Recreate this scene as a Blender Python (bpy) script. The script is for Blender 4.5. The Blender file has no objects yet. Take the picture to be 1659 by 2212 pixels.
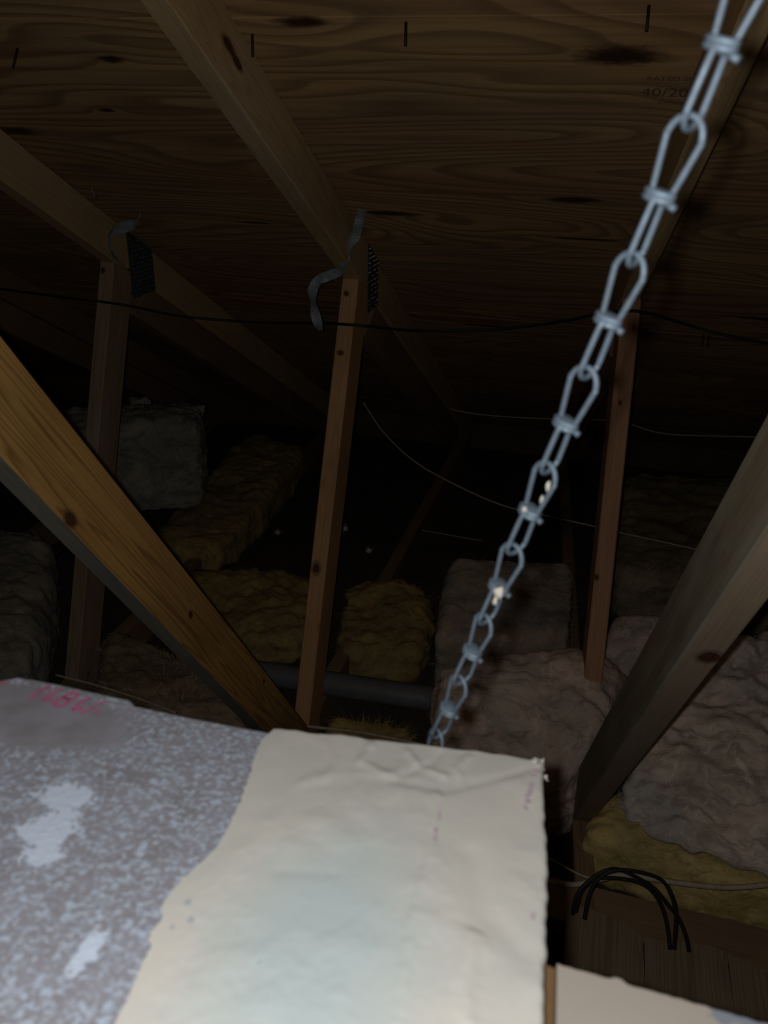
import bpy, bmesh, math, random
import numpy as np
from mathutils import Vector, Matrix, noise, Quaternion

# ------------------------------------------------------------------ camera, world, light, exposure
SC = bpy.context.scene
YAW, PITCH, ROLL, FPX = 0.2643, -0.4472, 0.0216, 1798.2
W, H = 1659, 2212
def _axes():
    cy, sy = math.cos(YAW), math.sin(YAW)
    f0, r0, u0 = Vector((-sy, cy, 0)), Vector((cy, sy, 0)), Vector((0, 0, 1))
    f = math.cos(PITCH)*f0 + math.sin(PITCH)*u0
    u = -math.sin(PITCH)*f0 + math.cos(PITCH)*u0
    return math.cos(ROLL)*r0 + math.sin(ROLL)*u, -math.sin(ROLL)*r0 + math.cos(ROLL)*u, f
CR, CU, CF = _axes()
cam = bpy.data.cameras.new('camera')
camo = bpy.data.objects.new('camera', cam)
SC.collection.objects.link(camo)
M3 = Matrix((CR, CU, -CF)).transposed()
camo.matrix_world = M3.to_4x4()
cam.sensor_fit = 'HORIZONTAL'
cam.sensor_width = 36
cam.lens = FPX*36/W
cam.clip_start = 0.01
cam.dof.use_dof = True
cam.dof.focus_distance = 1.9
cam.dof.aperture_fstop = 17
SC.camera = camo

world = bpy.data.worlds.new('world'); SC.world = world
world.use_nodes = True
world.node_tree.nodes['Background'].inputs[0].default_value = (0.5, 0.45, 0.4, 1)
world.node_tree.nodes['Background'].inputs[1].default_value = 0.004

fl = bpy.data.lights.new('phone_flash', 'POINT')            # the phone's own flash, beside its lens
fl.energy = 8.2
fl.color = (1.0, 0.97, 0.93)
fl.shadow_soft_size = 0.004
flo = bpy.data.objects.new('phone_flash', fl)
flo.location = CR*(-0.013) + CU*0.004
SC.collection.objects.link(flo)

SC.view_settings.view_transform = 'Standard'
SC.view_settings.look = 'None'
SC.view_settings.gamma = 1
SC.view_settings.use_curve_mapping = False
SC.view_settings.exposure = 0.0

# ------------------------------------------------------------------ where the attic's planes lie
RH, RT = 0.7122, 0.5807          # underside of the rafters: z = RH - RT*y
RP = math.atan(RT)
XA, SP = -0.5936, 0.61           # middle truss, spacing
YT, YB, ZF = 1.797, 1.4097, -1.2902
DK = 0.089/math.cos(RP)          # rafter depth, measured vertically
ZC = ZF - 0.089                  # back of the ceiling board below
def ray(x, y): return CR*((x-829.5)/FPX) - CU*((y-1106)/FPX) + CF
def atd(x, y, d): return ray(x, y)*d
def atx(x, y, X): r = ray(x, y); return r*(X/r.x)
def aty(x, y, Y): r = ray(x, y); return r*(Y/r.y)
def atz(x, y, Z): r = ray(x, y); return r*(Z/r.z)
def atdeck(x, y, off=0.0): r = ray(x, y); return r*((RH+off)/(r.z+RT*r.y))
def chord_z(y): return RH - RT*y

# ------------------------------------------------------------------ helpers
random.seed(5)
def link(o): SC.collection.objects.link(o); return o
def place(o, M, parent=None):
    if parent is not None:
        o.parent = parent
        M = parent_world(parent).inverted() @ M
    o.matrix_basis = M
    return o
def parent_world(p):
    M = p.matrix_basis.copy()
    while p.parent is not None:
        p = p.parent
        M = p.matrix_basis @ M
    return M
def tag(o, label=None, cat=None, group=None, kind=None):
    if label: o['label'] = label
    if cat: o['category'] = cat
    if group: o['group'] = group
    if kind: o['kind'] = kind
    return o
def empty(name, loc, label=None, cat=None, group=None, kind=None):
    o = bpy.data.objects.new(name, None); link(o)
    o.empty_display_size = 0.05
    o.matrix_basis = Matrix.Translation(Vector(loc))
    return tag(o, label, cat, group, kind)
def mesh_obj(name, verts, faces, mat, parent=None, M=None, smooth=False):
    me = bpy.data.meshes.new(name)
    me.from_pydata([tuple(v) for v in verts], [], [tuple(f) for f in faces])
    me.validate(); me.update()
    if smooth: me.polygons.foreach_set('use_smooth', [True]*len(me.polygons))
    if mat: me.materials.append(mat)
    o = link(bpy.data.objects.new(name, me))
    return place(o, M or Matrix.Identity(4), parent)
def recalc(me):
    bm = bmesh.new(); bm.from_mesh(me); bmesh.ops.recalc_face_normals(bm, faces=bm.faces); bm.to_mesh(me); bm.free()
def frame(origin, x, yhint):
    x = Vector(x).normalized(); z = x.cross(Vector(yhint)).normalized(); y = z.cross(x)
    M = Matrix((x, y, z)).transposed().to_4x4(); M.translation = Vector(origin)
    return M
def board(name, p0, p1, across, t_across, t_up, mat, parent=None, bevel=0.0025, end_cut=(0, 0)):
    """a sawn board from p0 to p1 (centre line); t_across along `across`, t_up the other way"""
    p0, p1 = Vector(p0), Vector(p1); L = (p1-p0).length
    M = frame((p0+p1)/2, p1-p0, across)
    bm = bmesh.new()
    bmesh.ops.create_cube(bm, size=1)
    for v in bm.verts:
        s = v.co.x
        v.co = Vector((v.co.x*L, v.co.y*t_across, v.co.z*t_up))
        v.co.x += (end_cut[0] if s < 0 else end_cut[1])*v.co.z
    bmesh.ops.bevel(bm, geom=bm.edges[:], offset=bevel, segments=1, affect='EDGES')
    me = bpy.data.meshes.new(name); bm.to_mesh(me); bm.free()
    me.materials.append(mat)
    return place(link(bpy.data.objects.new(name, me)), M, parent)
def smooth_path(pts, n):
    """Catmull-Rom through the points"""
    P = [Vector(p) for p in pts]; P = [2*P[0]-P[1]] + P + [2*P[-1]-P[-2]]
    out = []
    for i in range(1, len(P)-2):
        for k in range(n):
            t = k/n
            out.append(0.5*((2*P[i]) + (P[i+1]-P[i-1])*t + (2*P[i-1]-5*P[i]+4*P[i+1]-P[i+2])*t*t + (3*P[i]-P[i-1]-3*P[i+1]+P[i+2])*t**3))
    out.append(P[-2]); return out
def tube_geo(pts, r, closed=False, seg=8, radii=None):
    n = len(pts); pts = [Vector(p) for p in pts]
    T = [((pts[(i+1) % n] if closed or i < n-1 else pts[i]) - (pts[i-1] if closed or i > 0 else pts[i])).normalized() for i in range(n)]
    a = Vector((0, 0, 1)) if abs(T[0].z) < .9 else Vector((1, 0, 0))
    N = T[0].cross(a).normalized(); V, F = [], []
    for i in range(n):
        N = (N - T[i]*N.dot(T[i])).normalized(); B = T[i].cross(N); rr = radii[i] if radii else r
        for k in range(seg):
            w = 2*math.pi*k/seg; V.append(pts[i] + (N*math.cos(w)+B*math.sin(w))*rr)
    for i in range(n if closed else n-1):
        j = (i+1) % n
        for k in range(seg): F.append((i*seg+k, i*seg+(k+1) % seg, j*seg+(k+1) % seg, j*seg+k))
    if not closed:
        F.append(tuple(range(seg))[::-1]); F.append(tuple((n-1)*seg+k for k in range(seg)))
    return V, F
def tube(name, pts, r, mat, parent=None, closed=False, seg=8, M=None):
    V, F = tube_geo(pts, r, closed, seg)
    return mesh_obj(name, V, F, mat, parent, M, True)
def centred(o):
    """put a top-level mesh's origin at its own middle"""
    me = o.data; c = sum((v.co for v in me.vertices), Vector())/len(me.vertices)
    me.transform(Matrix.Translation(-c)); o.matrix_basis = o.matrix_basis @ Matrix.Translation(c)
    return o

# ------------------------------------------------------------------ materials
class NT:
    def __init__(s, name):
        s.m = bpy.data.materials.new(name); s.m.use_nodes = True
        s.t = s.m.node_tree; s.b = s.t.nodes['Principled BSDF']
    def n(s, typ, **kw):
        nd = s.t.nodes.new(typ)
        for k, v in kw.items():
            if k.startswith('i_'): nd.inputs[k[2:]].default_value = v
            else: setattr(nd, k, v)
        return nd
    def l(s, a, b): s.t.links.new(a, b)
    def coord(s, scale=(1, 1, 1), loc=(0, 0, 0)):
        tc = s.n('ShaderNodeTexCoord'); mp = s.n('ShaderNodeMapping')
        mp.inputs['Scale'].default_value = scale; mp.inputs['Location'].default_value = loc
        s.l(tc.outputs['Object'], mp.inputs['Vector']); return mp.outputs['Vector']
    def noise(s, vec, scale, detail=4, rough=.55, dist=0):
        nd = s.n('ShaderNodeTexNoise'); nd.inputs['Scale'].default_value = scale; nd.inputs['Detail'].default_value = detail
        nd.inputs['Roughness'].default_value = rough; nd.inputs['Distortion'].default_value = dist
        s.l(vec, nd.inputs['Vector']); return nd.outputs['Fac']
    def math(s, op, a, b=None, clamp=False):
        nd = s.n('ShaderNodeMath', operation=op, use_clamp=clamp)
        for i, v in enumerate((a, b)):
            if v is None: continue
            if isinstance(v, (int, float)): nd.inputs[i].default_value = v
            else: s.l(v, nd.inputs[i])
        return nd.outputs[0]
    def ramp(s, fac, stops):
        nd = s.n('ShaderNodeValToRGB'); e = nd.color_ramp.elements
        while len(e) < len(stops): e.new(.5)
        for el, (p, c) in zip(e, stops):
            el.position = p; el.color = (c, c, c, 1) if isinstance(c, (int, float)) else (*c, 1)
        s.l(fac, nd.inputs[0]); return nd.outputs[0]
    def mix(s, fac, a, b, mode='MIX'):
        nd = s.n('ShaderNodeMix', data_type='RGBA', blend_type=mode)
        for sock, v in ((nd.inputs['Factor'], fac), (nd.inputs['A'], a), (nd.inputs['B'], b)):
            if isinstance(v, (int, float)): sock.default_value = v
            elif isinstance(v, tuple): sock.default_value = (*v, 1)
            else: s.l(v, sock)
        return nd.outputs['Result']
    def spot(s, vec, centre, radii):
        """soft 0..1 mask of an ellipsoid in object space"""
        a = s.n('ShaderNodeVectorMath', operation='SUBTRACT'); s.l(vec, a.inputs[0]); a.inputs[1].default_value = centre
        b = s.n('ShaderNodeVectorMath', operation='DIVIDE'); s.l(a.outputs[0], b.inputs[0]); b.inputs[1].default_value = radii
        c = s.n('ShaderNodeVectorMath', operation='LENGTH'); s.l(b.outputs[0], c.inputs[0])
        return c.outputs['Value']
    def bump(s, h, strength=.3, dist=.002):
        b = s.n('ShaderNodeBump'); b.inputs['Strength'].default_value = strength; b.inputs['Distance'].default_value = dist
        s.l(h, b.inputs['Height']); s.l(b.outputs[0], s.b.inputs['Normal'])
    def done(s, col, rough=.8, metal=0, spec=.3):
        if isinstance(col, tuple): s.b.inputs['Base Color'].default_value = (*col, 1)
        else: s.l(col, s.b.inputs['Base Color'])
        s.b.inputs['Roughness'].default_value = rough; s.b.inputs['Metallic'].default_value = metal
        s.b.inputs['Specular IOR Level'].default_value = spec
        return s.m

def wood(name, light, dark, seed=0, knots=(), ring=34, contrast=.55, dusty=0, dust=(.4, .4, .36)):
    """sawn timber; the grain follows the board's local X"""
    s = NT(name); v = s.coord((1, 1, 1), (seed*3.1, seed*1.7, seed*2.3)); raw = s.coord()
    vs = s.coord((.3, 9, 9), (seed, seed*.7, seed*.3))
    field = s.noise(vs, 1.6, 2, .5, .3)
    rings = s.math('FRACT', s.math('MULTIPLY', field, ring))
    late = s.ramp(rings, [(0, .1), (.55, .25), (.86, 1), (1, .1)])
    fine = s.noise(s.coord((6, 260, 260), (seed, 0, 0)), 1, 3, .6)
    col = s.mix(s.math('MULTIPLY', late, contrast), light, dark)
    col = s.mix(s.math('MULTIPLY', s.ramp(fine, [(.45, 0), (.7, 1)]), .35), col, dark)
    blotch = s.noise(v, 5, 3)
    col = s.mix(s.math('MULTIPLY', s.ramp(blotch, [(.4, 0), (.7, 1)]), .3), col, tuple(c*.55 for c in dark))
    if dusty:
        dn = s.noise(s.coord((3, 16, 16), (seed*2, 1, 0)), 1.3, 5, .65)
        col = s.mix(s.math('MULTIPLY', s.ramp(dn, [(.42, 0), (.72, 1)]), dusty), col, dust)
    for (c, r) in knots:
        d = s.spot(raw, c, r); wob = s.noise(raw, 60, 2)
        d = s.math('ADD', d, s.math('MULTIPLY', s.math('SUBTRACT', wob, .5), .5))
        halo = s.ramp(d, [(0, 1), (.75, 1), (1, .5), (1.0, .5)])
        inside = s.ramp(s.math('MULTIPLY', d, .5), [(.36, 1), (.46, .55), (.52, .5), (.68, 0)])
        kc = s.ramp(s.math('FRACT', s.math('MULTIPLY', d, 3)), [(0, (.05, .018, .008)), (.7, (.11, .045, .02)), (1, (.05, .018, .008))])
        col = s.mix(inside, col, kc)
    s.bump(s.math('ADD', s.math('MULTIPLY', late, .5), fine), .25, .0008)
    return s.done(col, .78, 0, .25)

def plywood(knots):
    s = NT('plywood_sheathing'); raw = s.coord()
    wn = s.n('ShaderNodeTexNoise'); wn.inputs['Scale'].default_value = 2.2; wn.inputs['Detail'].default_value = 2; s.l(raw, wn.inputs['Vector'])
    oi = s.n('ShaderNodeObjectInfo')
    v = s.coord((.55, 3.1, 1), (2.25, .35, 0))
    big = s.noise(v, 1.15, 2.0, .42, .45)
    fld = s.math('MULTIPLY', big, 30)
    dmin = None
    for (c, r) in knots:                               # the grain bends round each knot
        d = s.spot(raw, c, r)
        g = s.math('DIVIDE', 1.1, s.math('ADD', s.math('MULTIPLY', s.math('MULTIPLY', d, d), .22), 1.0)); fld = s.math('ADD', fld, g)
        dmin = d if dmin is None else s.math('MINIMUM', dmin, d)
    rings = s.math('FRACT', fld)
    late = s.ramp(rings, [(0, .05), (.4, .15), (.82, 1), (.93, .8), (1, .05)])
    str_ = s.noise(s.coord((1.6, 60, 1), (1, 2, 0)), 1, 5, .65)
    patch = s.noise(s.coord((1.0, 2.6, 1), (5, 1, 3)), 1.7, 3, .6)
    band = s.noise(s.coord((.35, 5.5, 1), (3, 7, 3)), 1.0, 2, .5)
    col = s.mix(s.ramp(patch, [(.38, 0), (.62, 1)]), (.50, .35, .175), (.36, .24, .135))
    col = s.mix(s.ramp(band, [(.45, 0), (.62, 1)]), col, (.33, .185, .115))
    col = s.mix(s.math('MULTIPLY', oi.outputs['Random'], .45), col, (.50, .28, .10))
    col = s.mix(s.math('MULTIPLY', late, .68), col, (.16, .092, .045))
    col = s.mix(s.math('MULTIPLY', s.ramp(str_, [(.42, 0), (.70, 1)]), .55), col, (.17, .10, .055))
    grey = s.noise(s.coord((1.3, 3, 1), (9, 4, 0)), 1.6, 4, .6)
    col = s.mix(s.math('MULTIPLY', s.ramp(grey, [(.52, 0), (.7, 1)]), .45), col, (.16, .135, .09))
    wob = s.math('ADD', dmin, s.math('MULTIPLY', s.math('SUBTRACT', s.noise(s.coord((1, 2.5, 1)), 38, 4, .7), .5), 1.5))
    col = s.mix(s.ramp(s.math('MULTIPLY', wob, .5), [(.3, .95), (.5, .75), (.85, 0)]), col, (.03, .014, .007))
    s.bump(s.math('ADD', late, str_), .3, .0008)
    return s.done(col, .85, 0, .15)

def fibre(name, a, b, c, seed=0, scale=1.0):
    """glass wool: streaky, felted fibres"""
    s = NT(name); v = s.coord((1, 1, 1), (seed, seed*1.3, seed*.4))
    wn = s.n('ShaderNodeTexNoise'); wn.inputs['Scale'].default_value = 9; wn.inputs['Detail'].default_value = 3; s.l(v, wn.inputs['Vector'])
    wv = s.mix(.13, v, wn.outputs['Color'], 'ADD')
    mp = s.n('ShaderNodeMapping'); mp.inputs['Scale'].default_value = (9*scale, 46*scale, 34*scale); s.l(wv, mp.inputs['Vector'])
    st = s.noise(mp.outputs[0], 1, 6, .66, .6)
    mp2 = s.n('ShaderNodeMapping'); mp2.inputs['Scale'].default_value = (70*scale, 14*scale, 50*scale); s.l(wv, mp2.inputs['Vector'])
    wi = s.noise(mp2.outputs[0], 1, 6, .7, 1.0)
    cl = s.noise(wv, 9*scale, 5, .62, .5); bl = s.noise(v, 3.4, 4, .6, .6)
    fu = s.noise(v, 210, 3, .7)
    col = s.mix(s.ramp(cl, [(.36, 0), (.62, 1)]), a, b)
    col = s.mix(s.math('MULTIPLY', s.ramp(bl, [(.46, 0), (.62, 1)]), .8), col, c)
    col = s.mix(s.math('MULTIPLY', s.ramp(st, [(.36, 1), (.52, 0)]), .55), col, tuple(x*.38 for x in b))
    col = s.mix(s.math('MULTIPLY', s.ramp(wi, [(.55, 0), (.72, 1)]), .6), col, tuple(min(.9, x*1.5) for x in a))
    s.bump(s.math('ADD', s.math('ADD', st, s.math('MULTIPLY', wi, .7)), s.math('MULTIPLY', fu, .4)), .55, .006)
    return s.done(col, .95, 0, .05)

def plain(name, col, rough=.6, metal=0, var=.25, scale=40, bump=0, spec=.3):
    s = NT(name); n = s.noise(s.coord(), scale, 4, .6)
    c = s.mix(s.ramp(n, [(.35, 0), (.68, 1)]), col, tuple(x*(1-var) for x in col))
    if bump: s.bump(n, bump, .001)
    return s.done(c, rough, metal, spec)

M_zinc = None
def zinc():
    s = NT('zinc_plated_steel'); v = s.coord(); n = s.noise(v, 160, 4, .6); m = s.noise(v, 420, 3, .6)
    col = s.mix(s.ramp(n, [(.38, 0), (.66, 1)]), (.105, .145, .19), (.078, .106, .14))
    s.l(s.ramp(m, [(.3, .42), (.7, .68)]), s.b.inputs['Roughness'])
    s.bump(n, .15, .0004)
    m_ = s.done(col, .6, .25, .4)
    s.l(s.ramp(m, [(.3, .42), (.7, .68)]), s.b.inputs['Roughness'])
    return m_
M_zinc = zinc()
M_paint = plain('dried_cream_paint', (.42, .40, .36), .8, 0, .1, 200, .3)
M_blackcable = plain('black_cable_sheath', (.02, .018, .017), .55, 0, .2, 90)
M_whitecable = plain('pale_cable_sheath', (.42, .36, .26), .6, 0, .3, 70)
M_pipe = plain('grey_plastic_pipe', (.13, .135, .145), .5, 0, .2, 25)
M_strap = plain('dusty_grey_strapping', (.25, .29, .30), .6, .15, .35, 80, .3)
M_plate = plain('galvanised_plate', (.10, .11, .12), .5, .5, .3, 60)
M_tooth = plain('bright_tooth_metal', (.9, .9, .9), .3, .9, .05, 60)
M_nail = plain('rusty_nail', (.03, .02, .015), .6, .4, .3, 60)
M_board = plain('ceiling_board_back', (.075, .06, .05), .9, 0, .45, 9, .2)
M_yellow = fibre('yellow_glass_wool', (.50, .36, .13), (.34, .24, .085), (.27, .21, .10), 1.0)
M_yellowbright = fibre('fresh_yellow_glass_wool', (.74, .55, .22), (.56, .41, .155), (.46, .38, .17), 2.0)
M_grey = fibre('dusty_grey_glass_wool', (.72, .58, .48), (.50, .41, .34), (.42, .42, .41), 3.0)
M_pink = fibre('dusty_rose_grey_glass_wool', (.74, .57, .46), (.50, .38, .31), (.42, .38, .34), 4.0)
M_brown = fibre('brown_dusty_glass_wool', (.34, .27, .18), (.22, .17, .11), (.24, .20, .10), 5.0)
M_pale = fibre('pale_grey_glass_wool', (.36, .33, .27), (.25, .23, .19), (.23, .24, .23), 6.0)
M_slab = fibre('brown_grey_glass_wool_facing', (.42, .34, .26), (.34, .27, .20), (.24, .25, .25), 7.0, .6)
M_tuft = plain('white_wool_tuft', (.7, .66, .58), .95, 0, .2, 80)

# ------------------------------------------------------------------ roof sheathing (the ceiling of this space)
SL = Vector((0, math.cos(RP), -math.sin(RP)))        # down the slope
ND = Vector((0, -math.sin(RP), -math.cos(RP)))       # underside normal, into the attic
roof = empty('ceiling', (0, 1.2, chord_z(1.2)+DK), kind='structure')
Y_SEAM = 1.2097
def deck_pt(x, s): return Vector((x, Y_SEAM, chord_z(Y_SEAM)+DK)) + SL*s
TH = 0.015
def sheet(x0, x1, s0, s1, dz):
    g = 0.0015; nx, ny = 8, 5; V, F = [], []
    def P(i, j, k):
        x = x0+g+(x1-x0-2*g)*i/nx; s = s0+g+(s1-s0-2*g)*j/ny
        return Vector((x, s, dz + 0.002*noise.noise(Vector((x*1.3, s*1.5, s0*7))) + (TH if k else 0)))
    for k in (0, 1):
        for j in range(ny+1):
            for i in range(nx+1): V.append(P(i, j, k))
    N = (nx+1)*(ny+1); ix = lambda i, j, k: k*N + j*(nx+1)+i
    for j in range(ny):
        for i in range(nx):
            F.append((ix(i, j, 0), ix(i, j+1, 0), ix(i+1, j+1, 0), ix(i+1, j, 0)))
            F.append((ix(i, j, 1), ix(i+1, j, 1), ix(i+1, j+1, 1), ix(i, j+1, 1)))
    for i in range(nx):
        F.append((ix(i, 0, 0), ix(i+1, 0, 0), ix(i+1, 0, 1), ix(i, 0, 1))); F.append((ix(i, ny, 0), ix(i, ny, 1), ix(i+1, ny, 1), ix(i+1, ny, 0)))
    for j in range(ny):
        F.append((ix(0, j, 0), ix(0, j, 1), ix(0, j+1, 1), ix(0, j+1, 0))); F.append((ix(nx, j, 0), ix(nx, j+1, 0), ix(nx, j+1, 1), ix(nx, j, 1)))
    M = frame(deck_pt(0, 0), (1, 0, 0), SL)          # local x along the eaves, y down the slope, z out of the attic
    o = mesh_obj('plywood_sheet', V, F, M_ply, roof, M)
    return o
def sheet_frame():
    return frame(deck_pt(0, 0), (1, 0, 0), SL)
_z = sheet_frame().to_3x3().col[2]
SGN = 1 if _z.dot(-ND) > 0 else -1                   # +1: local z points away from the attic
def deck_uv(px, py):
    q = sheet_frame().inverted() @ atdeck(px, py, DK); return (q.x, q.y, 0)
M_ply = plywood([(deck_uv(px, py), (ru, rv, 1)) for px, py, ru, rv in ((648, 48, .028, .008), (240, 130, .016, .007), (1338, 122, .04, .016), (1243, 433, .035, .009), (842, 462, .045, .008),
    (1265, 518, .06, .004), (230, 240, .012, .005), (548, 482, .03, .004), (35, 285, .03, .01), (1050, 705, .05, .006), (1640, 690, .05, .006))])
rows = [(-1.22, 0, [-4.2, -2.0, .25, 2.6]), (0, 1.22, [-4.2, -2.9, -.574, 1.9, 2.6]), (1.22, 2.44, [-4.2, -1.8, .646, 2.6]), (2.44, 2.72, [-4.2, -.6, 2.6])]
rows[1] = (0, 1.22, [-4.2, -2.4, .036+1.22, 2.6])
for (s0, s1, xs) in rows:
    for a, b in zip(xs[:-1], xs[1:]):
        dz = random.uniform(0, .0015)
        if SGN < 0: dz = -dz
        sheet(a, b, s0, s1, dz)
light_seal = board('roof_light_seal', deck_pt(-.8, -1.3)-ND*.021, deck_pt(-.8, 2.85)-ND*.021, (1, 0, 0), 7.2, .004, plain('black_light_seal', (.03, .03, .03), .9, 0, .3, 30), None, .0005)  # unseen layer added above the sheets to block light leaking through their gaps
tag(light_seal, kind='structure')
# nail points that came through beside the rafters
for (px, py, a) in ((877, 48, .2), (545, 75, .3), (1402, 12, .05), (38, 105, -.1), (1520, 722, 0), (1532, 724, 0)):
    p = atdeck(px, py, DK)
    tube('nail', [p, p+ND*.032+Vector((a*.02, 0, 0))], .0019, M_nail, roof, seg=6)

# stamp printed on the sheathing
M_ink = plain('faded_stamp_ink', (.12, .085, .048), .9, 0, .3, 300)
def text_mesh(body, size, name, mat, M, parent):
    cu = bpy.data.curves.new('stamp', 'FONT'); cu.body = body; cu.size = size; cu.extrude = 0.0
    o = bpy.data.objects.new('stamp', cu); link(o)
    bpy.context.view_layer.update()
    me = bpy.data.meshes.new_from_object(o.evaluated_get(bpy.context.evaluated_depsgraph_get()))
    bpy.data.objects.remove(o); bpy.data.curves.remove(cu)
    me.name = name; me.materials.clear(); me.materials.append(mat)
    return place(link(bpy.data.objects.new(name, me)), M, parent)
for (px, py, body, size) in ((1384, 202, '40/20', .028), (1397, 168, 'RATED SHEATHING', .014), (1422, 218, 'EXPOSURE 1', .011)):
    p = atdeck(px, py, DK) + ND*.004
    text_mesh(body, size, 'grade_stamp', M_ink, frame(p, (1, -0.04, 0), -SL), roof)

# ------------------------------------------------------------------ floor of the attic: back of the ceiling board
def slab(name, x0, x1, y0, y1, z0, z1, mat, parent=None):
    return board(name, ((x0+x1)/2, y0, (z0+z1)/2), ((x0+x1)/2, y1, (z0+z1)/2), (1, 0, 0), x1-x0, z1-z0, mat, parent, .001)
floor = slab('floor', -4.2, 2.6, .62, 3.75, ZC-.014, ZC-.001, M_board); tag(floor, kind='structure')
wb = slab('wall_back', -4.2, 2.6, 3.56, 3.60, ZC, chord_z(3.56)+DK-.004, plain('dark_eaves_blocking', (.12, .08, .05), .9, 0, .4, 8)); tag(wb, kind='structure')

# ------------------------------------------------------------------ trusses
WOODS = {
 'mid': ((.52, .36, .18), (.30, .185, .09)),
 'red': ((.44, .25, .14), (.28, .145, .075)),
 'brown': ((.52, .30, .145), (.32, .17, .075)),
 'umber': ((.33, .225, .14), (.20, .13, .08)),
 'amber': ((.52, .30, .09), (.20, .095, .03)),
 'greyed': ((.26, .25, .21), (.18, .165, .13)),
 'pinkish': ((.36, .27, .19), (.26, .185, .125)),
 'weathered': ((.24, .20, .13), (.13, .10, .06)),
 'dark': ((.26, .17, .10), (.15, .09, .055)),
}
def W_(key, seed, knots=(), **kw):
    return wood('timber_%s' % key, *WOODS[key], seed=seed, knots=knots, **kw)
def truss(x0, label, skew=0.0, mats=None, near=.2, sister=True, post=True, diag=True, plates=True, diag_far=(1.40, -1.27)):
    """one roof truss: rafter, ceiling tie, strut, diagonal, metal plates. skew leans the plane off the Y axis."""
    B = {}
    root = empty('roof_truss', (x0, YB, ZC), label, 'truss', 'roof trusses under the sheathing')
    xo = lambda y: x0 + .019 + (1.44-y)*skew
    P = lambda y, z, dx=0: Vector((xo(y)+dx, y, z))
    ax = Vector((1, skew, 0))
    h = .089/2; n = Vector((0, math.sin(RP), math.cos(RP)))
    a, b = P(near, chord_z(near)), P(3.5, chord_z(3.5))
    B['top_chord'] = board('top_chord', a+n*h, b+n*h, ax, .038, .089, mats['chord'], root)
    B['bottom_chord'] = board('bottom_chord', P(-.3 if False else 1.02, ZF-h), P(3.55, ZF-h), ax, .038, .089, mats['tie'], root)
    if sister:
        a, b = P(YT+.12, chord_z(YT+.12)-.006), P(3.2, chord_z(3.2)-.004)
        B['scab_board'] = board('scab_board', a-n*h*.95, b-n*h*.95, ax, .037, .085, mats['scab'], root, end_cut=(-.6, 0))
    if post:
        d = Vector((0, YB-YT, ZF-chord_z(YT))).normalized(); q = Vector((0, -d.z, d.y))   # q points away from the camera
        if q.y < 0: q = -q
        a, b = P(YT, chord_z(YT)+.0), P(YB, ZF-.03)
        B['strut'] = board('strut', a+q*h, b+q*h, ax, .038, .089, mats['post'], root)
    if diag:
        u0, u1 = Vector((0, .689, -.243)), Vector((0, 1.444, -1.309)); d = (u1-u0).normalized()
        q = Vector((0, d.z, -d.y)); q = q if q.z < 0 else -q
        s0, s1 = u0 - d*.62 + q*h, u1 + q*h
        B['diagonal_web'] = board('diagonal_web', P(s0.y, s0.z), P(s1.y, s1.z), ax, .038, .089, mats['diag'], root, end_cut=(0, .3))
    if plates:
        X = x0+.038+.0012+(1.44-YT)*skew
        for (cy, cz, wy, wz, tilt) in plates:
            g = []
            o = board('connector_plate', Vector((X, cy, cz-wz/2)), Vector((X, cy, cz+wz/2)), ax, .002, wy, M_plate, root, .0003)
            V, F = [], []
            for i in range(int(wz/.0105)):
                for j in range(int(wy/.012)):
                    y = -wy/2+.006+j*.012+(i % 2)*.005; z = -wz/2+.006+i*.0105
                    if random.random() < .25: continue
                    k = len(V); r = random.uniform(.0004, .0009)
                    for (dy, dz) in ((-r, -r), (r, -r), (r, r), (-r, r)): V.append((X+.001, cy+y+dy, cz+z+dz))
                    V.append((X+.0035, cy+y, cz+z))
                    F += [(k, k+1, k+4), (k+1, k+2, k+4), (k+2, k+3, k+4), (k+3, k, k+4)]
            t = mesh_obj('plate_teeth', V, F, M_tooth, root); t['kind'] = 'stuff'
    return B

# knots are given in each board's own frame: x along it from its middle
def mset(chord, tie, scab, post, diag): return dict(chord=chord, tie=tie, scab=scab, post=post, diag=diag)
M_chordA = W_('mid', 1, (), dusty=.2)
TA = truss(XA, 'middle roof truss with a brown strut and an amber diagonal rising to the left', 0,
      mset(M_chordA, W_('dark', 2), W_('dark', 3), W_('brown', 4), W_('amber', 5, ring=30, contrast=.75)),
      plates=((1.905, -.335, .085, .17, 0),))
TB = truss(XA-SP, 'roof truss left of the middle one, two nail holes at its strut top', 0,
      mset(W_('mid', 6, dusty=.15), W_('dark', 7), W_('dark', 8), W_('red', 9), W_('dark', 10)),
      plates=((1.915, -.345, .11, .17, 0),), diag=False)
TC = truss(XA-2*SP, 'dark roof truss furthest left, only its sloping rafter showing', 0,
      mset(W_('dark', 11), W_('dark', 12), W_('dark', 13), W_('dark', 14), W_('dark', 15)), plates=None, diag=False)
TD = truss(.042, 'roof truss behind the chain, reddish strut and weathered grey diagonal with a knot', .1,
      mset(W_('mid', 16, ring=60, contrast=.7), W_('dark', 17), W_('dark', 18), W_('red', 19), W_('weathered', 20, dusty=.7, dust=(.30, .30, .25))), plates=None)

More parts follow.
